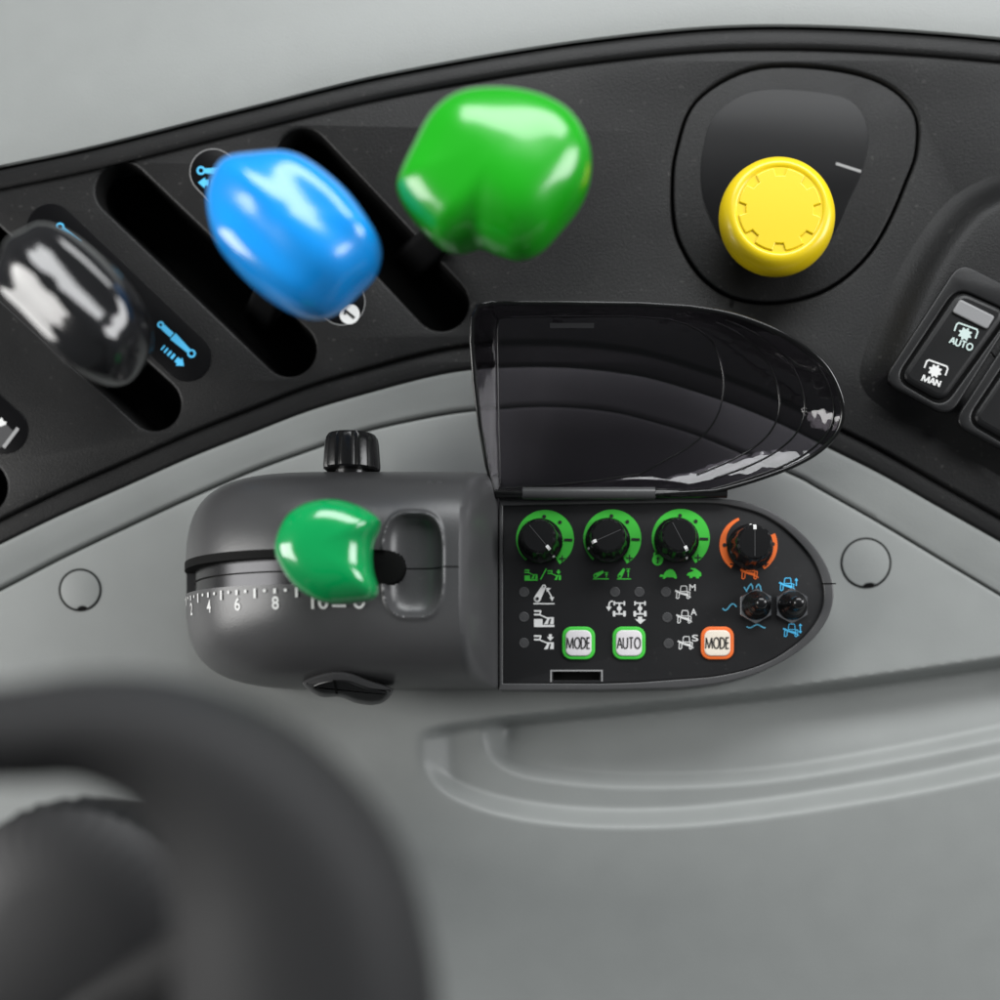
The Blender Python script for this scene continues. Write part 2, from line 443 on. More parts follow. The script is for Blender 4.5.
plate('panel_face', [band(UPPER, EDGE, 2, -26)]+holes+[bez_out], -14, ZP, 3.0, M['black'], lp)
plate('lower_lip', [band(EDGE, EDGE, -25.5, -1.5)], -14, ZP-5, 3.0, M['black'], lp)
# slot wells
for k, s in enumerate(slots):
    o = obround(s[0], s[1], s[2], s[3], s[4]+0.6)
    top = [S(x, y, ZP-9) for x, y in o]
    pp = [plan(x, y, ZP-9) for x, y in o]
    bot = [wp(x, y, -62) for x, y in inset(pp, 5)]
    loft('slot_well', [top, bot], M['hole'], lp, True, False, True)
# sticker ovals
def sticker(x0, y0, x1, y1, r):
    return plate('sticker', [obround(x0, y0, x1, y1, r)], ZP-0.5, ZP+0.6, 0.3, M['decal'], lp)
ZS = ZP+0.9
st1 = sticker(51, 228, 187, 357, 24.5)
st2 = sticker(213, 172, 342, 302, 24)
st3 = sticker(-150, 292, 4, 430, 24)
def thin_outline(st, x0, y0, x1, y1, r):
    q = Ink(ZS-0.2); q.line(obround(x0, y0, x1, y1, r-0.9), 0.7, True); return q.build('outline_print', M['pgrey'], st)
thin_outline(st2, 213, 172, 342, 302, 24)
def cyl_icon(q, x, y, rot, s=1.0, flip=1):
    """hydraulic ram symbol, axis along rot"""
    c, n = math.cos(rot), math.sin(rot)
    T = lambda a, b: (x+(a*c-b*n)*s, y+(a*n+b*c)*s)
    q.ring(*T(0, 0), 3.4*s, 2.0*s)
    q.poly([T(4, -2.4), T(26, -4.2), T(26, 4.2), T(4, 2.4)])
    q.poly([T(27.3, -2.9), T(40, -2.9), T(40, 2.9), T(27.3, 2.9)])
    q.ring(*T(43, 0), 2.6*s, 1.8*s)
def dash_arrow(q, x, y, rot, s=1.0):
    c, n = math.cos(rot), math.sin(rot)
    T = lambda a, b: (x+(a*c-b*n)*s, y+(a*n+b*c)*s)
    q.poly([T(0, 0), T(7, -5.5), T(7, -3), T(11, -3), T(11, 3), T(7, 3), T(7, 5.5)])
    for a, ww in ((14, 3.0), (19, 2.6), (24, 2.0), (28.5, 1.6)): q.poly([T(a, -3), T(a+ww, -3), T(a+ww, 3), T(a, 3)])
q = Ink(ZS); cyl_icon(q, 60, 227, math.radians(43), 0.98); q.build('ram_symbol', M['pcyan'], st1)
q = Ink(ZS); cyl_icon(q, 191.5, 353.5, math.radians(223), 0.98); dash_arrow(q, 184, 366, math.radians(221), 0.95); q.build('ram_symbol', M['pcyan'], st1)
q = Ink(ZS); cyl_icon(q, 201, 170.5, math.radians(3), 1.0); dash_arrow(q, 198, 182.5, math.radians(2), 1.0); q.build('ram_symbol', M['pcyan'], st2)
q = Ink(ZS); q.disc(349.5, 314, 10.2, 28); d1 = q.build('number_disc', M['pwhite'], st2)
q = Ink(ZS+0.5); q.line([(354.4, 318.0), (344.2, 309.4)], 2.6); q.line([(345.0, 310.4), (344.6, 314.6)], 2.2); q.build('numeral', M['pink'], d1)
# speed sticker at the left edge: grey dial with bar and a white hare
q = Ink(ZS); q.poly([(-8, 412), (2, 420), (13, 431), (2, 447), (-12, 452), (-20, 430)]); q.build('dial_print', M['lens'], st3)
q = Ink(ZS+0.4); q.line([(3.5, 447.5), (18, 428)], 3.6); q.build('speed_bar', M['pgrey'], st3)
q = Ink(ZS+0.4); q.poly([(-10, 415), (-2, 420), (2, 417.5), (3.5, 421), (6.4, 421.8), (6, 424.5), (1, 426.5), (-6, 425.5), (-14, 422)]); q.build('hare_symbol', M['pwhite'], st3)
# bevel line along the far edge and the grey trim beyond
def ribbon(name, curve, offs, m, parent=None, kind=None, xs=None):
    V = []; F = []; n_ = len(offs); xs = xs or [-200+8*k for k in range(176)]
    for x in xs: V += [wp(*plan(x, interp(curve, x)+a, b), b) for a, b in offs]
    for i in range(len(xs)-1):
        for k in range(n_-1): F.append((i*n_+k, i*n_+k+1, (i+1)*n_+k+1, (i+1)*n_+k))
    o = link(name, V, F, m, parent, True, 50)
    if kind: o['kind'] = kind
    return o
ribbon('upper_lip', UPPER, [(7, ZP-2), (6.2, ZP+2.2), (4, ZP+3.6), (0, ZP+4), (-9, ZP+3.6), (-12, ZP+2), (-13, ZP-10)], M['black'], lp)
ribbon('console_back', UPPER, [(-15, -8), (-15.5, ZP-1), (-18, ZP+1.5), (-40, ZP+4), (-90, ZP-2), (-200, ZP-25), (-420, ZP-60)], M['grey'], None, 'structure')

# round bezel that carries the yellow knob
gap = inset([plan(x, y, ZP-3) for x, y in bez_out], 2.6)
gap_s = [proj(x, y, ZP-3) for x, y in gap]
bz = plate('round_bezel', [gap_s], -14, ZP-2, 2.2, M['black'], lp)
face = catmull([(703, 150), (701, 180), (706, 208), (720, 237), (742, 262), (772, 274), (804, 266), (826, 246), (838, 228), (850, 200), (863, 170), (868, 130), (850, 100), (800, 90), (750, 92), (715, 115)], 6)
plate('bezel_face', [face], ZP-3, ZP-1.0, 0.5, M['decal'], bz)
q = Ink(ZP-0.6); q.line([(836, 163.5), (861, 171.5)], 2.6); q.build('printed_line', M['pgrey'], bz)
link('bezel_joint', [S(731, 299, ZP+.3), S(735, 301, ZP+.3), S(732.5, 308, ZP+.3), S(729, 306, ZP+.3)], [(0, 1, 2, 3)], M['hole'], lp, False)

# raised switch housing at the right
ho = catmull([(1010, 172), (965, 186), (935, 212), (908, 250), (886, 292), (868, 335), (858, 368), (862, 392), (885, 412), (930, 437), (985, 470), (1050, 505), (1110, 500), (1120, 330), (1090, 190)], 6)
hp = [plan(x, y, ZP) for x, y in ho]
rings = []
for d_, z_ in ((0, ZP-1), (4, ZP+0.8), (10, ZP+3), (18, ZP+8), (26, ZP+15), (33, ZP+21), (38, ZP+23.5), (43, ZP+24.5)):
    rings.append([wp(x, y, z_) for x, y in inset(hp, d_)])
ZH = ZP+24.5
h_in = [Vector(q_) for q_ in inset(hp, 43)]; h_c = Vector(plan(985, 345, ZH))
for f_ in (0.7, 0.35, 0.01): rings.append([wp(*(h_c+(q_-h_c)*f_), ZH) for q_ in h_in])
hs = loft('switch_housing', rings, M['black'], lp, True, False, True, 50)

def oval(x, rx): return [(x+rx*math.cos(2*PI*k/24), 0.5+0.5*math.sin(2*PI*k/24)) for k in range(24)]
GLYPH = {'M': (1.3, [[(0, 1), (.1, 0)], [(.14, .05), (.62, .97)], [(.62, .97), (1.1, .05)], [(1.14, 0), (1.24, 1)]]), 'O': (1.12, [oval(.54, .5)]), 'D': (.92, [[(0, 0), (.3, 0), (.6, .1), (.78, .3), (.82, .5), (.78, .7), (.6, .9), (.3, 1), (0, 1)]]),
         'E': (.6, [[(.52, 0), (0, 0), (0, 1), (.52, 1)], [(0, .49), (.46, .49)]]), 'A': (.92, [[(0, 1), (.42, 0)], [(.46, 0), (.88, 1)], [(.17, .64), (.71, .64)]]), 'U': (.86, [[(0, 0), (0, .66), (.06, .86), (.2, .97), (.38, 1), (.56, .97), (.7, .86), (.76, .66), (.76, 0)]]), 'N': (.9, [[(0, 1), (0, 0)], [(.05, .06), (.75, .94)], [(.8, 1), (.8, 0)]]), 'T': (.8, [[(.37, 0), (.37, 1)], [(0, 0), (.74, 0)]])}
def letters(q, word, cx, cy, w_, h_, sw, R=lambda x, y: (x, y)):
    gap_ = 0.16; tot = sum(GLYPH[c][0] for c in word)+gap_*(len(word)-1); kx_ = w_/tot; x = cx-w_/2
    for c in word:
        gw, strokes = GLYPH[c]
        for st in strokes: q.line([R(x+a*kx_, cy-h_/2+b*h_) for a, b in st], sw, c in 'OD')
        x += (gw+gap_)*kx_
def rocker(label, sh, lens, prints):
    """one paddle switch; sh shifts the seen outline"""
    dx, dy = sh
    T = lambda L: [(x+dx, y+dy) for x, y in L]
    t = thing('rocker_switch', label, 'switch', S(945+dx, 350+dy, ZH), 'rocker switches at the right of the black panel')
    bo = rpoly(T([(960, 261), (1027, 295), (950, 417), (882, 381)]), 16)
    ro = rpoly(T([(958, 291), (1007, 313), (943, 403), (899, 378)]), 13)
    ro_big = rpoly(T([(957, 287.5), (1011.5, 312.5), (943.5, 407), (895.5, 379)]), 15)
    plate('bezel', [bo, ro_big], ZH-3, ZH+3.5, 2.2, M['black2'], t)
    link('well', [S(x, y, ZH+0.6) for x, y in ro_big], [tuple(range(len(ro_big)))], M['hole'], t, False)
    pr = [plan(x, y, ZH+4) for x, y in ro]
    rr = []
    ax = Vector((0.55, -0.83))                         # along the paddle, towards the far end
    c0 = Vector(plan(951+dx, 347+dy, ZH+4))
    for d_, z_ in ((0, -2), (0, 3.0), (1.2, 5.4), (3, 6.6), (5.5, 7.2)):
        L = []
        for p in inset(pr, d_):
            a = (Vector(p)-c0).dot(ax)
            L.append(wp(p[0], p[1], ZH+z_+(0.05*a if z_ > 0 else 0)))
        rr.append(L)
    pd = loft('paddle', rr, M['black2'], t, True, False, True, 8)
    zt = ZH+7.2
    if lens:
        L = rpoly(T([(960, 299), (995, 316.5), (987, 329.5), (952, 312)]), 3)
        lz = lambda x, y: zt+0.05*(Vector(plan(x, y, zt))-c0).dot(ax)
        loft('lens', [[S(x, y, lz(x, y)+dz) for x, y in inset(L, d_)] for d_, dz in ((0, -3), (0, 1.2), (0.8, 2.1), (1.6, 2.3))], M['lens2'], t, True, False, True, 8)
    if prints:
        for (cx, cy, word, mm) in ((964, 337, 'AUTO', 'pmint'), (934, 374, 'MAN', 'pwhite')):
            rot = math.radians(20); c, s = math.cos(rot), math.sin(rot)
            R = lambda a, b: (cx+a*c-b*s, cy+a*s+b*c)
            q = Ink(fn=lambda x, y, e: S(x, y, zt+0.5+e+0.05*(Vector(plan(x, y, zt))-c0).dot(ax)))
            q.line([R(-11.2, -2.5), R(-11.2, -9.5), R(-9.5, -11.5), R(9.5, -11.5), R(11.2, -9.5), R(11.2, -2.5)], 1.6)
            q.poly([R((6.6 if k % 4 < 2 else 4.9)*math.cos(2*PI*(k+.5)/32)*1.05, -3.2+(6.6 if k % 4 < 2 else 4.9)*math.sin(2*PI*(k+.5)/32)) for k in range(32)])
            letters(q, word, 0, 7.2, 24 if word == 'AUTO' else 19, 6.4, 1.55, R)
            q.build('printed_symbol', M[mm], t)
    return t
rocker('black rocker switch marked AUTO and MAN with a frosted lamp window', (0, 0), True, True)
rocker('plain black rocker switch cut off at the right edge below the AUTO switch', (71, 42), False, False)

# ------------------------------------------------------------------ the levers
def ridge_fn(ang, amp, spacing, soft=1.0):
    c, s = math.cos(ang), math.sin(ang)
    def f(dx, dy):
        v = -dx*s+dy*c
        return amp*math.cos(2*PI*v/spacing)
    return f
def stem(parent, top_s, zt, bot_s, zb, wt, wb, m, rot=0):
    tx, ty = plan(*top_s, zt); bx, by = plan(*bot_s, zb)
    R = []
    for k in range(7):
        t = k/6; x, y, z, ww = bx+(tx-bx)*t, by+(ty-by)*t, zb+(zt-zb)*t, wb+(wt-wb)*t
        R.append([wp(px, py, z) for px, py in rrect(x, y, ww*1.5, ww, ww*.35, rot)])
    return loft('stem', R, m, parent, True, True, True)
A43 = math.radians(45)
def lever(label, outline, zb, ze, zt, m, foot, c, ridges, e=0.72):
    t = thing('control_lever', label, 'lever', S(*foot, -55), 'tall lever knobs above the slanted slots')
    blob('knob', catmull(outline, 6), zb, ze, zt, m, t, e, ridges, c=c)
    stem(t, c, zb+6, foot, -55, 17, 26, M['black2'], A43)
    return t
lever('glossy black lever knob over the leftmost slanted slot', [(42, 232), (25, 245), (9, 267), (5, 288), (15, 310), (37, 332), (62, 358), (84, 377), (105, 384), (124, 379), (139, 360), (147, 340), (147, 320), (139, 295), (120, 270), (97, 250), (76, 237), (57, 231)],
      190, 225, 270, M['knobk'], (90, 340), (77, 306), ridge_fn(A43, 2.6, 36))
lever('bright blue lever knob beside the numbered sticker', [(212, 208), (220, 247), (234, 269), (260, 294), (290, 312), (315, 317), (337, 309), (357, 291), (375, 271), (381, 247), (372, 226), (352, 199), (323, 175), (296, 163), (262, 161), (234, 169), (217, 186)],
      195, 230, 278, M['blue'], (262, 318), (296, 237), ridge_fn(A43, 2.3, 44))
lever('grass green lever knob with a pinched corner at the far end of its slot', [(400, 190), (402, 204), (415, 222), (430, 237), (441, 245.5), (456, 247), (476, 242), (497, 250), (520, 255), (542, 246), (564, 223), (582, 200), (591, 175), (589, 148), (572, 122), (540, 105), (500, 98), (462, 104), (432, 126), (412, 160)],
      195, 235, 283, M['green'], (412, 262), (500, 180), ridge_fn(math.radians(50), 1.5, 75))

# yellow pull knob
kx, ky = plan(777, 217, 53)
t = thing('pull_knob', 'round yellow push pull knob with a notched spline emblem on its cap', 'knob', wp(kx, ky, ZP-2))
lathe('shaft', [(26, ZP-4), (26, 40)], kx, ky, M['black2'], t, 40)
lathe('cap', [(26, 50), (44, 51), (51, 54), (54.5, 59), (55.4, 65), (54.6, 71), (52.3, 77.5), (49, 81.5), (46, 83.4), (43.5, 84), (41.2, 83.4), (40, 82.4), (30, 82.2), (10, 82.2)], kx, ky, M['yellow'], t, 72, z0=-14)
loop = []
ex, ey = kx, ky
for k in range(160):
    a = 2*PI*k/160; ph = (a*8/(2*PI)) % 1
    r_ = 39.0 if ph > .34 else 32.0
    loop.append(proj(ex+r_*math.cos(a-0.1), ey+r_*math.sin(a-0.1), 69.8))
plate('emblem', [loop], 65, 69.8, 1.2, M['yellow'], t, None, 9)

# ------------------------------------------------------------------ charcoal lever pod
YP, HP, XC, R_, Z0 = 586.0, 104.0, 351.0, 162.0, -20.0
ZT = R_+Z0
XE = 477.0
NE = 3.0
SY0, SY1 = 569.0, 599.0
def pod_path(u):                           # u in arc length: negative round the drum, positive along the flat top
    if u < 0:
        a = u/R_; return XC+R_*math.sin(a), Z0+R_*math.cos(a), abs(a)/(PI/2)
    return XC+u, ZT, 0
def recess(x, y):
    dx, dy = abs(x-437), abs(y-582)
    n = (dx/25.5)**3+(dy/45)**3.6
    e = 1.6*math.exp(-((n-1.12)/0.16)**2)
    return e-(15*(1-n)**0.62 if n < 1 else 0)*smoothstep(1.0, 0.86, n)
def hw_at(k): return HP*(1-1.02*min(1, k)**3.3)
def pod_pt(u, y=None, t=None, up=0.0):
    x, z, k = pod_path(u); hw = hw_at(k)
    if t is not None:
        c, s = math.cos(t), math.sin(t)
        y = YP-hw*(1 if c > 0 else -1)*abs(c)**(2/NE); zz = max(z, 0)*abs(s)**(2/NE)
    else:
        cc = min(1, abs(y-YP)/hw); zz = max(z, 0)*(1-cc**NE)**(1/NE)
    if u < 0 and up: a = u/R_; x += up*math.sin(a); zz += up*math.cos(a)
    else: zz += up
    if u > 20: zz += recess(x, y)*smoothstep(0, 40, zz)
    return x, y, zz
def t_of(y, hw):
    c = (YP-y)/hw; c = max(-1, min(1, c)); return math.acos((1 if c > 0 else -1)*abs(c)**(NE/2))
us = [-R_*math.radians(83)+k*(R_*math.radians(83))/70 for k in range(70)]+[k*1.2 for k in range(int((XE-XC)/1.2)+1)]
n1, n2, n3 = 100, 12, 100
tt_n = n1+n2+n3+1
V = []; F = []
for u in us:
    hw = hw_at(pod_path(u)[2]); ta, tb = t_of(SY0, hw), t_of(SY1, hw)
    ts = [ta*k/n1 for k in range(n1)]+[ta+(tb-ta)*k/n2 for k in range(n2)]+[tb+(PI-tb)*k/n3 for k in range(n3+1)]
    for t_ in ts: V.append(wp(*pod_pt(u, t=t_)))
US0, US1 = -R_*math.radians(77), 427-XC
skip = set()
for i in range(len(us)-1):
    for k in range(tt_n-1):
        if n1 <= k < n1+n2 and US0 < us[i] < US1:
            # rounded far end
            xm = us[i+1]-US1+14; ym = abs(k+0.5-n1-n2/2)/(n2/2)*15
            if not (xm > 0 and math.hypot(xm, ym) > 15.5): skip.add((i, k)); continue
        F.append((i*tt_n+k, i*tt_n+k+1, (i+1)*tt_n+k+1, (i+1)*tt_n+k))
# sloping end wall down to the control panel
i0 = (len(us)-1)*tt_n; b = len(V); NW = 7
for j in range(1, NW+1):
    f = j/NW
    for k in range(tt_n):
        x, y, z = pod_pt(us[-1], t=0.0001+PI*0.9998*0+0) if False else (None, None, None)
        v = V[i0+k]; z = v.z/U; y = 500-v.y/U
        zb = min(z, 44)
        xx = us[-1]+XC+(25)*f**0.8; zz = z+(zb-z)*(f**1.5)
        V.append(wp(xx, y, zz))
for j in range(NW):
    for k in range(tt_n-1):
        a = i0+k if j == 0 else b+(j-1)*tt_n+k
        c = b+j*tt_n+k
        F.append((a, a+1, c+1, c))
pod = thing('hitch_control_pod', 'rounded charcoal pod with a numbered lever slot left of the panel', 'control pod', wp(XC, YP, 0))
me = bpy.data.meshes.new('housing'); off = origin(pod)
me.from_pydata([v-off for v in V], [], F); me.update()
bm = bmesh.new(); bm.from_mesh(me)
bmesh.ops.remove_doubles(bm, verts=bm.verts, dist=1e-7)
bmesh.ops.recalc_face_normals(bm, faces=bm.faces)
# slot walls
be = [e_ for e_ in bm.edges if e_.is_boundary]
def inslot(e_):
    for v in e_.verts:
        p = v.co+off; x = p.x/U+500; y = 500-p.y/U; z = p.z/U
        if not (SY0-2 < y < SY1+2 and x < 432 and z > 8): return False
    return True
be = [e_ for e_ in be if inslot(e_)]
r = bmesh.ops.extrude_edge_only(bm, edges=be)
for v in [g for g in r['geom'] if isinstance(g, bmesh.types.BMVert)]:
    p = v.co+off; x = p.x/U+500; z = p.z/U
    if x < XC:
        d = Vector((x-XC, z-Z0)); d = d.normalized()*(d.length-26); v.co = Vector(((XC+d.x-500)*U, p.y, (Z0+d.y)*U))-off
    else: v.co.z -= 26*U
bm.to_mesh(me); bm.free()
linkmesh('housing', me, M['pod'], pod, True, 40)
# drum inside the slot, black liner on the far side
def arc_strip(name, r, y0, y1, a0, a1, m, xflat=0, n=50, th=3):
    R = []
    for k in range(n+1):
        a = math.radians(a0+(a1-a0)*k/n); x, z = XC+r*math.sin(a), Z0+r*math.cos(a)
        x2, z2 = XC+(r-th)*math.sin(a), Z0+(r-th)*math.cos(a)
        R.append([wp(x, y0, z), wp(x, y1, z), wp(x2, y1, z2), wp(x2, y0, z2)])
    return loft(name, R, m, pod, True, True, True, 40)
arc_strip('slot_drum', R_-9, SY0+6, SY1+1, -80, 16, M['dsteel'])
arc_strip('drum_rib', R_-8.2, SY0+17, SY0+18.2, -80, 16, M['hole'], th=1.5)
arc_strip('slot_liner', R_+0.8, SY0-1.0, SY0+6.5, -79, 22, M['hole'], th=22)
arc_strip('slot_floor', R_-24, SY0-2, SY1+2, -80, 30, M['hole'])
# black plate standing in for the shaded hole past the end of the drum
plate('slot_end', [[proj(x, y, ZT-3) for x, y in obround(407, 584, 414, 584, 15)]], ZT-20, ZT-3, 0.5, M['hole'], pod)
# joint line across the finger rest
V2 = []
for k in range(26):
    u = 429-XC+k*(XE-429)/25
    for y in (583.3, 584.4): V2.append(wp(*pod_pt(u, y, up=0.25)))
link('joint_line', V2, [(2*k, 2*k+1, 2*k+3, 2*k+2) for k in range(25)], M['hole'], pod)

# scale printed on the drum
def u_at(sx, y):
    lo, hi = -R_*math.radians(88), 60
    for _ in range(50):
        mid = (lo+hi)/2; p = proj(*pod_pt(mid, y, up=0.3))
        if p[0] < sx: lo = mid
        else: hi = mid
    return lo
q = Ink(fn=lambda u, y, e: wp(*pod_pt(u, y, up=0.45+e)))
marks = [('0', 180.5), ('2', 191.5), ('4', 211), ('6', 239), ('8', 275.5), ('10', 315)]
uu = [u_at(sx, 616) for _, sx in marks]
du = (uu[4]-uu[1])/3
base = uu[4]
for i, (tx, _) in enumerate(marks):
    u = base+(i-4)*du
    q.text(tx, u, 615, 6.8 if len(tx) == 1 else 15, 11.5, 0, 0.02)
for i in range(-17, 7):
    u = base+i*du/4
    if i % 4 == 0: q.poly([(u-1.3, 602.5), (u+1.3, 602.5), (u+1.3, 607), (u-1.3, 607)])
    elif i % 4 == 2 or i % 4 == -2: q.poly([(u-1.2, 602), (u+1.2, 602), (u+1.2, 610.5), (u-1.2, 610.5)])
    else: q.disc(u, 604.2, 1.5, 10)
ub, uc = u_at(339.5, 620), u_at(359.5, 620)
q.poly([(ub-6, 617), (ub+6, 617), (ub+6, 619), (ub-6, 619)])
q.line([(uc+4.5*math.cos(a), 613+6.5*math.sin(a)) for a in [PI*0.1+k*PI*0.8/10 for k in range(11)]], 2.2)
q.build('scale_print', M['pwhite'], pod)

# little clip in the far edge
cx_, cy_ = plan(437, 481, 110)
lathe('clip', [(4, 0), (4, 8), (3, 10), (1, 10)], cx_-6, cy_+9, M['pod'], pod, 20, z0=108, axis=(0, .6, .8))
lathe('clip', [(4, 0), (4, 8), (3, 10), (1, 10)], cx_+3, cy_+9, M['pod'], pod, 20, z0=108, axis=(0, .6, .8))

# fluted adjuster knob on the far side
ax_, ay_ = plan(352, 478, 62)
def flute(a, h): return 1-0.075*max(0, math.cos(10*a))**3
kn = lathe('adjuster_knob', [(16, -2), (16, 6), (24.5, 6.5), (26.2, 8), (26.4, 12), (25, 32), (24, 37), (22, 40), (17, 41.2), (6, 41.2)], ax_, ay_, M['gloss'], pod, 120, rad=lambda a, h: flute(a, h) if h > 6 and h < 39 else 1, axis=(0, 1, 0), z0=62, angle=30)
kn.data.materials[0] = M['rknob']
lathe('adjuster_shaft', [(9, -14), (9, 8)], ax_, ay_, M['rknob'], kn, 24, axis=(0, 1, 0), z0=64)

# finger tab on the near side
def tabpts(zz, L): return [S(x, y, zz) for x, y in L]
ta = [(303, 682), (318, 675), (335, 671.5), (350, 673), (368, 680), (392, 688), (392, 694), (384, 702), (372, 705), (356, 703), (340, 697), (322, 697), (309, 690)]
tl = catmull(ta, 4)
def tz(sy): return 114-(sy-671)*1.25
def tring(L, d, dz): return [S(x, y, tz(y)+dz) for x, y in inset(L, d)]
tab = loft('finger_tab', [tring(tl, 3, -34), tring(tl, 0, -28), tring(tl, 0, -7), tring(tl, 1.2, -2.5), tring(tl, 4, 0)], M['pod'], pod, True, True, True, 40)
t2 = catmull([(312, 687), (328, 681), (346, 681), (366, 688), (386, 692.5), (382, 700), (371, 702), (357, 700), (341, 694.5), (323, 694)], 4)
loft('tab_pad', [tring(t2, 0, -4), tring(t2, 0, 2), tring(t2, 1.2, 3.5), tring(t2, 3, 4)], M['black2'], tab, True, True, True, 40)
link('tab_split', [S(333, 680, tz(680)+4.6), S(335.5, 680, tz(680)+4.6), S(338, 694, tz(694)+4.6), S(335.5, 694, tz(694)+4.6)], [(0, 1, 2, 3)], M['hole'], tab, False)

# emerald lever in the slot
hl = thing('hitch_lever', 'emerald green lever knob with a scooped side in the numbered slot', 'lever', wp(XC+28, 584, ZT-20))
out = [(279, 552), (282, 534), (291, 517), (306, 506), (324, 501), (342, 501), (359, 506), (372, 513), (379, 520), (378, 529), (373, 541), (371.5, 555), (373, 570), (376.5, 582), (376, 592), (368, 598), (352, 601), (332, 601.5), (314, 596), (298, 585), (286, 569)]
out = [(328+(x-328)*1.02, 553.5+(y-552)*1.03) for x, y in out]
blob('knob', catmull(out, 5), 156, 172, 208, M['emer'], hl, 0.74, None, sb=0.8, c=(324, 551), n2=24)
cx1, cy1 = plan(332, 551, 160)
stem(hl, (336, 552), 162, (350, 566), ZT-22, 22, 24, M['rubber'])

# ------------------------------------------------------------------ control panel
ZF = 42.0
cp = thing('control_unit', 'black control unit with coloured knobs, square buttons and smoked flip up lid', 'control unit', S(660, 600, 0))
f_out = [(503.5, 506), (600, 504.5)]+catmull([(680, 503.5), (715, 504), (738, 507.5), (760, 514), (778, 524), (792, 536), (806, 551), (815, 564), (821, 578), (823.5, 592), (822, 607), (816, 621), (805, 635), (791, 647), (772, 659), (748, 668.5), (715, 675.5), (680, 678.5)], 5, False)+[(640, 681.5), (601, 682.8)]
notch_s = [(601, 680.5), (601, 671.5), (552, 671.5), (552, 681)]
r_out = [(499, 497), (600, 496), (690, 497)]+catmull([(718, 498), (744, 501.5), (768, 509.5), (790, 523), (807, 538), (820, 554), (829, 570), (833.5, 587), (833, 603), (827, 620), (815, 637), (799, 651), (778, 664), (752, 675), (718, 683.5), (680, 688)], 5, False)+[(600, 690), (499, 690.5)]
plate('panel_film', [f_out+[(503.5, 683)], [(553, 672), (600, 672), (600, 680.3), (553, 680.3)]], ZF-3, ZF, 0.3, M['face'], cp)
plate('panel_film_bed', [f_out+[(503.5, 683)]], ZF-12, ZF-6, 0.4, M['hole'], cp)
# body: rim and walls
n_r = len(r_out)
rp = [plan(x, y, ZF+3) for x, y in r_out]
plate('rim', [r_out, inset(f_out+[(503.5, 683)], -0.8)], ZF-6, ZF+3.2, 1.3, M['pod'], cp)
loft('body', [[wp(x, y, ZF-1) for x, y in inset(rp, 1.2)], [wp(x, y, 22) for x, y in inset(rp, 0.2)], [wp(x, y, -1.5) for x, y in inset(rp, -2.0)]], M['pod'], cp, True, False, False, 40)
plate('rim_joint', [[(821.5, 583), (836, 583), (836, 584.3), (821.5, 584.3)]], ZF+3.0, ZF+3.5, 0.1, M['hole'], cp)
q = Ink(ZF+0.35); q.line([(551, 682), (551, 670.6), (602, 670.6), (602, 681.5)], 1.4); q.build('latch_frame', M['pgrey'], cp)
ZI = ZF+0.4

# scale rings
def taper_ring(cx, cy, ro, ix, iy, ri, a0, a1, name, m, n=60):
    """band between an outer circle and an inner circle that is off centre"""
    q = Ink(ZI); P = []; Q = []
    for k in range(n+1):
        a = math.radians(a0+(a1-a0)*k/n)
        P.append((cx+ro*math.cos(a), cy+ro*math.sin(a)))
        # the same sight line meets the inner circle
        dx, dy = cx-ix, cy-iy; c, s = math.cos(a), math.sin(a); bq = dx*c+dy*s
        tq = -bq+math.sqrt(max(0, bq*bq-(dx*dx+dy*dy-ri*ri)))
        tq = min(tq, ro-1.2); Q.append((cx+tq*c, cy+tq*s))
    e = 0; b = 0
    for p, r_ in zip(P, Q): q.v += [S(*p, ZI), S(*r_, ZI)]
    q.f += [(2*k, 2*k+1, 2*k+3, 2*k+2) for k in range(n)]
    return q.build(name, m, cp)
def knob(cx, cy, dirv, label=None, r0=21.5):
    x, y = plan(cx, cy, ZF)
    prof = [(r0-1.5, 0), (r0, 1), (r0, 5.5), (r0-1.2, 7.5), (r0-2.5, 8.5), (r0-3.2, 10), (r0-4.4, 30), (r0-5.6, 34.5), (r0-7.6, 36.5), (3, 37)]
    def fac(a, h):
        if 9 < h < 36: return 1-0.035*(0.5+0.5*math.cos(12*a))**2
        return 1
    k_ = lathe('rotary_knob', prof, x, y, M['rknob'], cp, 96, rad=fac, z0=ZF, label=label, angle=24)
    d = Vector(dirv).normalized(); nrm = Vector((-d.y, d.x)); c = Vector((x, y))
    def bar(a0, a1, ww, z): return [wp(*(c+d*a0+nrm*ww), z), wp(*(c+d*a1+nrm*ww), z), wp(*(c+d*a1-nrm*ww), z), wp(*(c+d*a0-nrm*ww), z)]
    zt = ZF+37.25
    link('pointer_groove', bar(-13, 12, 0.35, zt), [(0, 1, 2, 3)], M['lens'], k_, False)
    V = bar(11.8, 14.8, 1.5, zt+0.1); 
    p2 = bar(14.6, 16.6, 1.5, ZF+34.4)
    V = [V[0], V[1], p2[1], p2[2], V[2], V[3]]
    link('pointer_mark', V, [(0, 1, 4, 5), (1, 2, 3, 4)], M['pwhite'], k_, False)
    link('pointer_mark', [wp(*(c+d*(r0-2.2)+nrm*1.0), ZF+8.9), wp(*(c+d*(r0-0.4)+nrm*1.0), ZF+7.2), wp(*(c+d*(r0-0.4)-nrm*1.0), ZF+7.2), wp(*(c+d*(r0-2.2)-nrm*1.0), ZF+8.9)], [(0, 1, 2, 3)], M['pwhite'], k_, False)
    return k_
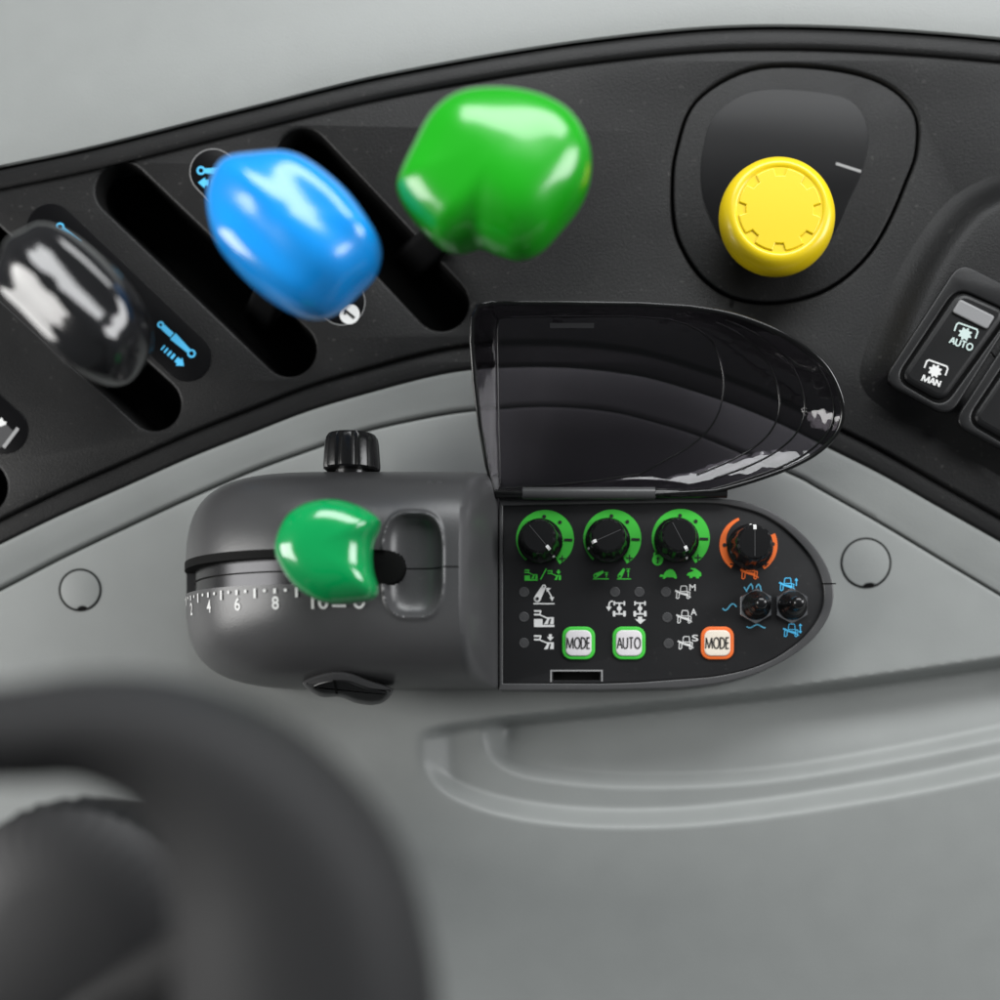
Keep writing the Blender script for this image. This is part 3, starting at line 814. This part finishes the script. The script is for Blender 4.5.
def ring_marks(cx, cy, ro, angs, bar_ang=None):
    q = Ink(ZI+0.45)
    for a in angs:
        a = math.radians(a); q.disc(cx+(ro-6.5)*math.cos(a), cy+(ro-6.5)*math.sin(a), 1.9, 12)
    if bar_ang is not None:
        a = math.radians(bar_ang); q.line([(cx+(ro-10)*math.cos(a), cy+(ro-10)*math.sin(a)), (cx+(ro-1.5)*math.cos(a), cy+(ro-1.5)*math.sin(a))], 2.4)
    return q
for (cx, cy, kd, lab) in ((545, 539, (11, 13), 'leftmost knob inside a green ring'), (612.3, 538.5, (-18, 8), 'second knob inside a green ring'), (680.8, 538, (9, 17), 'third knob inside a green ring beside the padlock')):
    rg = taper_ring(cx, cy, 29, cx-4.5, cy+1.5, 22.2, 132 if cx < 660 else 148, 420, 'scale_ring', M['pgreen'])
    q = ring_marks(cx, cy, 29, (180, 225, 268, 312), 2)
    q.line([(cx+14, cy+19.5), (cx+20.5, cy+19.5)], 1.2); q.line([(cx+17.25, cy+16.2), (cx+17.25, cy+22.8)], 1.2)
    q.build('ring_ticks', M['pink'], rg)
    knob(cx-4.5, cy+2.5, kd, lab)
cx, cy = 748.5, 545
rg = taper_ring(cx, cy, 29, cx+1, cy-3.5, 23.5, 127, 250, 'scale_ring', M['porange'])
q = Ink(ZI+0.45); q.disc(cx-24, cy, 2, 12); q.line([(cx-18.5, cy+19), (cx-13, cy+19.8)], 1.3); q.build('ring_ticks', M['pink'], rg)
rg = taper_ring(cx, cy, 29, cx-1, cy+1, 21.5, -24, 57, 'scale_ring', M['porange'])
q = Ink(ZI+0.45); q.disc(cx+24.5, cy-1, 2, 12); q.line([(cx+15, cy+19), (cx+20, cy+19)], 1.2); q.line([(cx+17.5, cy+16.5), (cx+17.5, cy+21.5)], 1.2); q.build('ring_ticks', M['pink'], rg)
knob(cx+1.0, cy+2.5, (0, -1), 'rightmost knob inside an orange ring', 22)

# push buttons
def button(cx, cy, word, mring, mface, label):
    o = plate('push_button', [rrect(cx, cy, 33, 33, 9.5)], ZF-1, ZF+2.6, 1.2, M[mring], cp, label)
    plate('button_face', [rrect(cx, cy, 26, 26, 6.5)], ZF+1.5, ZF+4.2, 1.4, M[mface], o)
    q = Ink(ZF+4.5); letters(q, word, cx, cy, 23.6, 10.8, 1.25); q.build('lettering', M['pink'], o)
button(578.5, 643, 'MODE', 'pgreen', 'btn', 'white MODE button with a green surround')
button(629, 643, 'AUTO', 'pgreen', 'btn', 'white AUTO button with a green surround')
button(717.5, 643, 'MODE', 'porange', 'cream', 'cream MODE button with an orange surround')

# indicator lamps
for sx, sy in ((524, 592), (524, 617), (524, 643), (615, 592), (639.3, 592), (666, 592), (667.2, 617.5), (668.6, 643.5)):
    x, y = plan(sx, sy, ZF)
    lathe('indicator_lamp', [(4.9, 0), (4.8, 0.7), (4.2, 0.9), (3.9, 0.8), (2.6, 0.9), (1.4, 1.0), (0.3, 1.0)], x, y, M['lens'], cp, 24, z0=ZF-0.2)

# toggle switches
def toggle(sx, sy, label):
    x, y = plan(sx, sy, ZF)
    o = lathe('toggle_switch', [(14.0, 0), (14.0, 7), (13.4, 9.5), (11.8, 12), (10.6, 13.5), (10.2, 15), (10.6, 16), (9.2, 18.5), (7.8, 20), (7.4, 21.5), (7.6, 22.5), (6.2, 25), (5.9, 33), (6.3, 36), (5.8, 39.5), (4.0, 41.6), (1, 42.4)], x, y, M['rknob'], cp, 40, z0=ZF, label=label)
    lathe('hex_nut', [(17.0, 0), (17.3, 0.8), (17.3, 3.0), (16.4, 3.8), (12, 4.0)], x, y, M['steel'], o, 6, z0=ZF, angle=20, twist=PI/6)
toggle(755.5, 606, 'left toggle beside the wave marks'); toggle(791.5, 606, 'right toggle between the blue tractor marks')

# printed symbols ----------------------------------------------------
def sym(name, m, fn):
    q = Ink(ZI); fn(q); return q.build('printed_symbol', M[m], cp, name)
def s_slash(q): q.line([(540.5, 579.5), (546.5, 568.5)], 1.2)
def plough(q, x, y, s, ground, arrow):
    """linkage with two tines; x, y top left"""
    T = lambda a, b: (x+a*s, y+b*s)
    q.line([T(0, 1), T(7, 1)], 1.7*s); q.line([T(0, 4.6), T(6, 4.6)], 1.7*s)
    q.line([T(7, 0.6), T(5.6, 4.8), T(13.5, 8.2)], 1.4*s)
    q.poly([T(13.2, 7.2), T(19.8, 7.2), T(19.8, 14.2), T(15.8, 14.2), T(17.2, 8.8), T(15.4, 8.8), T(13.8, 14.2), T(9.8, 14.2), T(12.8, 9.6)])
    if ground: q.poly([T(0, 9), T(8.6, 9), T(8.6, 14.8), T(20.4, 14.8), T(20.4, 17.0), T(0, 17.0)])
    if arrow: q.poly([T(14.8, -.8), T(17.8, -.8), T(17.8, 2), T(20, 2), T(16.3, 6), T(12.8, 2), T(14.8, 2)])
sym('green implement depth symbol', 'pgreen', lambda q: (plough(q, 524.5, 569.5, 0.66, True, False), s_slash(q), plough(q, 547.5, 570.3, 0.68, False, True)))
def arm(q, x0, y0, x1, y1, r0, r1):
    d = Vector((x1-x0, y1-y0)).normalized(); a = math.atan2(d.y, d.x); P = []
    for k in range(13): t = a+PI/2+PI*k/12; P.append((x0+r0*math.cos(t), y0+r0*math.sin(t)))
    for k in range(13): t = a-PI/2+PI*k/12; P.append((x1+r1*math.cos(t), y1+r1*math.sin(t)))
    q.poly(P)
def dots(L):
    q = Ink(ZI+1.2)
    for x, y, r in L: q.disc(x, y, r, 14)
    q.build('symbol_hole', M['face'], cp)
def s_low(q):
    arm(q, 595.5, 575.8, 602.5, 572, 2.3, 1.3); q.line([(593, 578.9), (609, 578.9)], 0.9)
    q.arrow(606.5, 577.5, 606.5, 572.8, 0.9, 1.6, 2.2); q.line([(604.6, 572.6), (608.4, 572.6)], 0.7)
def s_high(q):
    arm(q, 619.8, 576.2, 623.6, 569.8, 2.3, 1.4); q.line([(617, 579), (631, 579)], 0.9)
    q.arrow(628.2, 577.5, 628.2, 569.5, 0.9, 1.6, 2.2); q.line([(626.2, 569), (630.2, 569)], 0.7)
sym('green low arm symbol', 'pgreen', s_low); sym('green high arm symbol', 'pgreen', s_high)
dots([(595.5, 575.8, 1.0), (619.8, 576.2, 1.0)])
def s_lock(q):
    q.line([(654.3, 556), (654.3, 553.6), (656, 552), (659, 552), (660.7, 553.6), (660.7, 556)], 1.5)
    q.disc(657.6, 560, 5.5, 24)
sym('green padlock symbol', 'pgreen', s_lock)
q = Ink(ZI+1.2); q.disc(657.6, 558.3, 1.2, 12); q.line([(657.6, 558), (657.6, 563.3)], 1.2); q.line([(656.2, 563), (659, 563)], 0.9); q.build('symbol_hole', M['face'], cp)
def s_tort(q):
    q.poly([(663, 577), (664, 573.5), (666.5, 570.6), (669.5, 569.3), (672.5, 569.6), (675, 572), (676.4, 575.5), (676.8, 578.6), (674.6, 578.6), (673, 577.2), (666.4, 577.2), (665, 578.6), (662.6, 578.6), (663.4, 576.8), (660.5, 577), (659.4, 575.8), (661, 574.4), (663.6, 575)])
sym('green tortoise symbol', 'pgreen', s_tort)
def s_hare(q):
    q.poly([(686.5, 575.2), (688, 573), (691, 572), (694, 570.4), (690.6, 568.9), (690.6, 568), (695, 568.3), (698, 570.3), (701, 572.6), (701.5, 576), (699, 576.8), (699, 578.4), (696.5, 578.4), (695.6, 576.8), (693, 576.6), (692.2, 578), (689.6, 578), (689.8, 576.2)])
sym('green hare symbol', 'pgreen', s_hare)
def tractor(q, x, y, s, ang=8):
    """front view of a tractor leaning on a slope; x, y centre"""
    r = math.radians(ang); c, n = math.cos(r), math.sin(r)
    T = lambda a, b: (x+(a*c-b*n)*s, y+(a*n+b*c)*s)
    cab = [(-3.3, -1), (-2.8, -5.6), (-2, -6.6), (2.6, -6.6), (3.4, -5.6), (3.6, -1)]
    q.line([(x+a*s, y+b*s) for a, b in cab], 0.85*s, True)
    q.poly([T(-9, 0), T(-8.4, -1.6), T(-5.6, -0.9), T(-3, 0.2), T(5, 0.6), T(5.4, 2.6), T(7.6, 3.0), T(8.6, 4.2), T(3, 3.0), T(-3, 1.9), T(-5, 1.1)])
    q.line([T(-6.8, 0.6), T(-4.2, 0.9), T(-3.8, 5.6), T(-5, 7), T(-6.4, 6.6)], 0.85*s, True)
    q.line([T(4.2, -1.4), T(6.4, -1.2), T(6.6, 4.4), T(5.4, 5.6), T(4.2, 5)], 0.85*s, True)
for (x, y, ch) in ((684, 592.5, 'M'), (685.2, 617, 'A'), (686.6, 643, 'S')):
    sym('white tractor symbol with letter %s' % ch, 'pwhite', lambda q: (tractor(q, x-0.5, y, 0.98), q.text(ch, x+8.5, y-5.0, 6.2, 6.6, 0, 0.01)))
sym('orange tractor symbol', 'porange', lambda q: tractor(q, 750, 572, 1.12))
sym('blue tractor symbol with an up arrow', 'pcyan', lambda q: (tractor(q, 787.5, 584.5, 0.98), q.arrow(796.3, 586, 796.3, 578, 1.0, 1.9, 2.6)))
sym('blue tractor symbol with a double arrow', 'pcyan', lambda q: (tractor(q, 791.5, 630.5, 0.98), q.arrow(800.3, 629, 800.3, 623.5, 1.0, 1.9, 2.4), q.arrow(800.3, 628, 800.3, 633.5, 1.0, 1.9, 2.4)))
def wave(q, x0, x1, y, amp, per, ph=0, w_=1.3):
    q.line([(x0+(x1-x0)*k/40, y+amp*math.sin(ph+2*PI*(x0+(x1-x0)*k/40-x0)/per)) for k in range(41)], w_)
sym('blue wave symbol', 'pteal', lambda q: wave(q, 722.5, 736.5, 607, 3.2, 15, 0.4))
sym('blue shallow wave symbol', 'pteal', lambda q: wave(q, 746.5, 765.5, 626.2, 1.5, 15, 0.2))
sym('blue steep wave symbol', 'pteal', lambda q: (q.line([(744, 587), (746.5, 591), (749, 586), (751, 584), (752.3, 586), (753.4, 592)], 1.3), q.line([(754.5, 592), (757, 585.5), (758.8, 584.3), (760.2, 586.3), (761.5, 592)], 1.3)))
def s_arm(q):
    arm(q, 537.3, 598.8, 543.9, 586.6, 3.5, 2.2); q.line([(533.5, 603.7), (554.5, 603.7)], 1.3)
    A = [(547.2+0.3*k+1.8*math.sin(PI*k/24), 589.6+0.84*k) for k in range(0, 12)]
    q.line(A, 1.3); q.poly([(546.0, 587.6), (551.0, 588.3), (546.8, 592.2)]); q.poly([(552.2, 601.3), (549.5, 597.2), (554.2, 597.0)])
sym('white swinging arm symbol', 'pwhite', s_arm); dots([(537.3, 598.6, 1.7), (543.9, 586.7, 0.8)])
sym('white implement in soil symbol', 'pwhite', lambda q: plough(q, 534, 610, 1.0, True, False))
sym('white implement lowering symbol', 'pwhite', lambda q: plough(q, 534, 635, 1.0, False, True))
def axle(q, x, y):
    q.line([(x-5, y-5.6), (x+5, y-5.6)], 1.3); q.line([(x-5.2, y+5.2), (x+5.2, y+5.2)], 1.5); q.line([(x, y-5.6), (x, y+5.2)], 1.5)
    q.disc(x, y-0.2, 2.4, 14)
    for a in (-5, 5): q.poly(rrect(x+a, y-5.4, 1.6, 4.4, .6)); q.poly(rrect(x+a*1.04, y+5, 2.6, 5.6, .7))
def s_axl(q):
    axle(q, 619.3, 608.7); q.line([(613, 601.2), (611, 601.4), (609.3, 602.8), (608.8, 607)], 1.4); q.poly([(606, 606.6), (611.6, 606.6), (608.8, 611.2)])
sym('white axle symbol with a turning arrow', 'pwhite', s_axl)
sym('white axle symbol with a down arrow', 'pwhite', lambda q: (axle(q, 640, 608.7), q.poly([(638, 616.6), (642.2, 616.6), (642.2, 619.3), (646, 619.3), (640.4, 624), (635, 619.3), (638, 619.3)])))

# smoked lid, flipped open on its hinge --------------------------------
def lid_z(sy, lo, hi): return lo+(hi-lo)*(496-sy)/(496-303)
rim_s = [(494, 492), (487, 465), (480, 425), (474.5, 380), (471.5, 340), (472.5, 318), (478, 305.5), (492, 303), (560, 303), (640, 304)]+catmull([(690, 307), (730, 314), (768, 327), (800, 344), (824, 364), (838, 388), (843, 412), (836, 434), (818, 452), (793, 466), (764, 477), (735, 486), (715, 491)], 5, False)+[(640, 495), (560, 496)]
flo_s = [(500, 489), (500, 465), (499, 425), (498.5, 385), (498, 350), (498, 330), (499, 320), (505, 318), (560, 317), (630, 317)]+catmull([(668, 320), (690, 327), (708, 340), (716, 356), (720, 376), (719, 396), (715, 412), (706, 428), (694, 440), (680, 450), (664, 459), (650, 467), (638, 474)], 5, False)+[(600, 480), (555, 485)]
def lring(f, name, dz=0.0):
    out_ = []
    g = f
    for (a, b) in zip(rim_s, flo_s):
        za = lid_z(a[1], 54, 118); zb = lid_z(b[1], 30, 62)
        m_ = smoothstep(600, 740, a[0]); d1 = min(1, f/0.93) if f < 0.86 else 0.9247+0.0753*(1-((1-f)/0.14)**2)
        z = za+(zb-za)*(d1*(1-m_)+(1-(1-f)**1.9)*m_)
        bulge = 0.0
        x = a[0]+(b[0]-a[0])*g; y = a[1]+(b[1]-a[1])*g
        out_.append(S(x, y, z)-Vector((0, 0, dz*U)))
    return out_
lid = loft('lid', [lring(k, '') for k in (0, .12, .24, .36, .48, .6, .7, .78, .84, .88, .92, .96, 1.0)], M['smoke'], cp, True, False, True, 50, 'smoked clear plastic lid')
# rolled rim of the lid
def tube(name, pts, r, m, parent, n=8, closed=False):
    rings = []; N = len(pts)
    for i, p in enumerate(pts):
        a = pts[i-1] if (i or closed) else p; c = pts[(i+1) % N] if (i < N-1 or closed) else p
        t = (c-a).normalized(); X = t.cross(Vector((0, 0, 1))).normalized(); Y = X.cross(t)
        rings.append([p+(X*math.cos(2*PI*k/n)+Y*math.sin(2*PI*k/n))*r*U for k in range(n)])
    if closed: rings.append(rings[0])
    return loft(name, rings, m, parent, True, not closed, not closed, 60)
loft('lid_outer_skin', [lring(k, '', 5*k**0.5+0.6) for k in (.02, .12, .24, .36, .48, .6, .7, .78, .84, .88, .92, .96, 1.0)], M['smoke'], lid, True, False, True, 50)
tube('lid_inner_rim', lring(0.07, '', -0.4), 1.0, M['gloss'], lid, closed=True)
for f_ in (0.3, 0.5):                      # moulded steps in the rounded end
    L_ = [p for p, q_ in zip(lring(f_, '', -0.4), rim_s) if q_[0] > 735]
    tube('lid_step', L_, 0.9, M['gloss'], lid)
tube('lid_crease', lring(0.97, '', -0.6), 0.8, M['gloss'], lid, closed=True)
tube('lid_rim', lring(0, ''), 2.2, M['gloss'], lid, closed=True)
link('latch_lip', [S(550, 323, 92), S(594, 323, 92), S(594, 328, 90), S(550, 328, 90), S(550, 323, 86), S(594, 323, 86), S(594, 328, 84), S(550, 328, 84)], [(0, 1, 2, 3), (0, 1, 5, 4), (3, 2, 6, 7), (0, 3, 7, 4), (1, 2, 6, 5)], M['lens'], lid, False)
def rod(name, x0, x1, sy, z, r, m, parent):
    a, b = S(x0, sy, z), S(x1, sy, z)
    return tube(name, [a, a+(b-a)*.02, a+(b-a)*.98, b], r, m, parent, 16)
rod('hinge_barrel', 523, 655, 493.5, 52, 6.0, M['pod'], lid)
rod('hinge_pin', 496, 522, 494, 52, 4.4, M['gloss'], lid)
rod('hinge_pin', 656, 727, 493.5, 52, 4.4, M['gloss'], lid)

# ------------------------------------------------------------------ armrest, close to the lens
ar = thing('armrest', 'dark grey padded armrest out of focus in the lower left', 'armrest', S(200, 850, -60))
path = catmull([(-160, 742, 48), (-60, 738, 48), (20, 733, 50), (90, 729, 56), (165, 748, 72), (235, 800, 98), (285, 880, 120), (305, 980, 132), (310, 1120, 135)], 6, False)
rings = []
for i, (x, y, rr) in enumerate(path):
    a = path[max(i-1, 0)]; b = path[min(i+1, len(path)-1)]
    tdir = Vector((b[0]-a[0], b[1]-a[1])).normalized(); nn = Vector((-tdir.y, tdir.x)); L = []
    for k in range(40):
        an = 2*PI*k/40; c, s = math.cos(an), math.sin(an)
        du_ = rr*(1 if c > 0 else -1)*abs(c)**0.8; dz_ = 70*(1 if s > 0 else -1)*abs(s)**0.8
        L.append(S(x+nn.x*du_, y+nn.y*du_, 590+dz_))
    rings.append(L)
loft('pad', rings, M['arm'], ar, True, True, True, 60)
ring_ = lambda c, z, r: [wp(c[0]+r*math.cos(2*PI*k/24), c[1]+r*math.sin(2*PI*k/24), z) for k in range(24)]
loft('support', [ring_(plan(250, 960, 560), 560, 34), ring_(plan(50, 1060, 250), 250, 34), ring_(plan(-200, 1120, -60), -60, 40)], M['black2'], ar, True, True, True)
# black cushion just below it
bx_, by_ = plan(62, 946, 340)
rw = thing('seat_cushion', 'black ribbed cushion showing below the armrest at lower left', 'cushion', wp(bx_, by_, -60))
lathe('cushion', [(60, -60), (76, 150), (92, 260), (100, 310), (94, 332), (76, 345), (40, 351), (4, 352)], bx_, by_, M['rubber'], rw, 96, rad=lambda a, h: 1+0.012*math.cos(40*a))
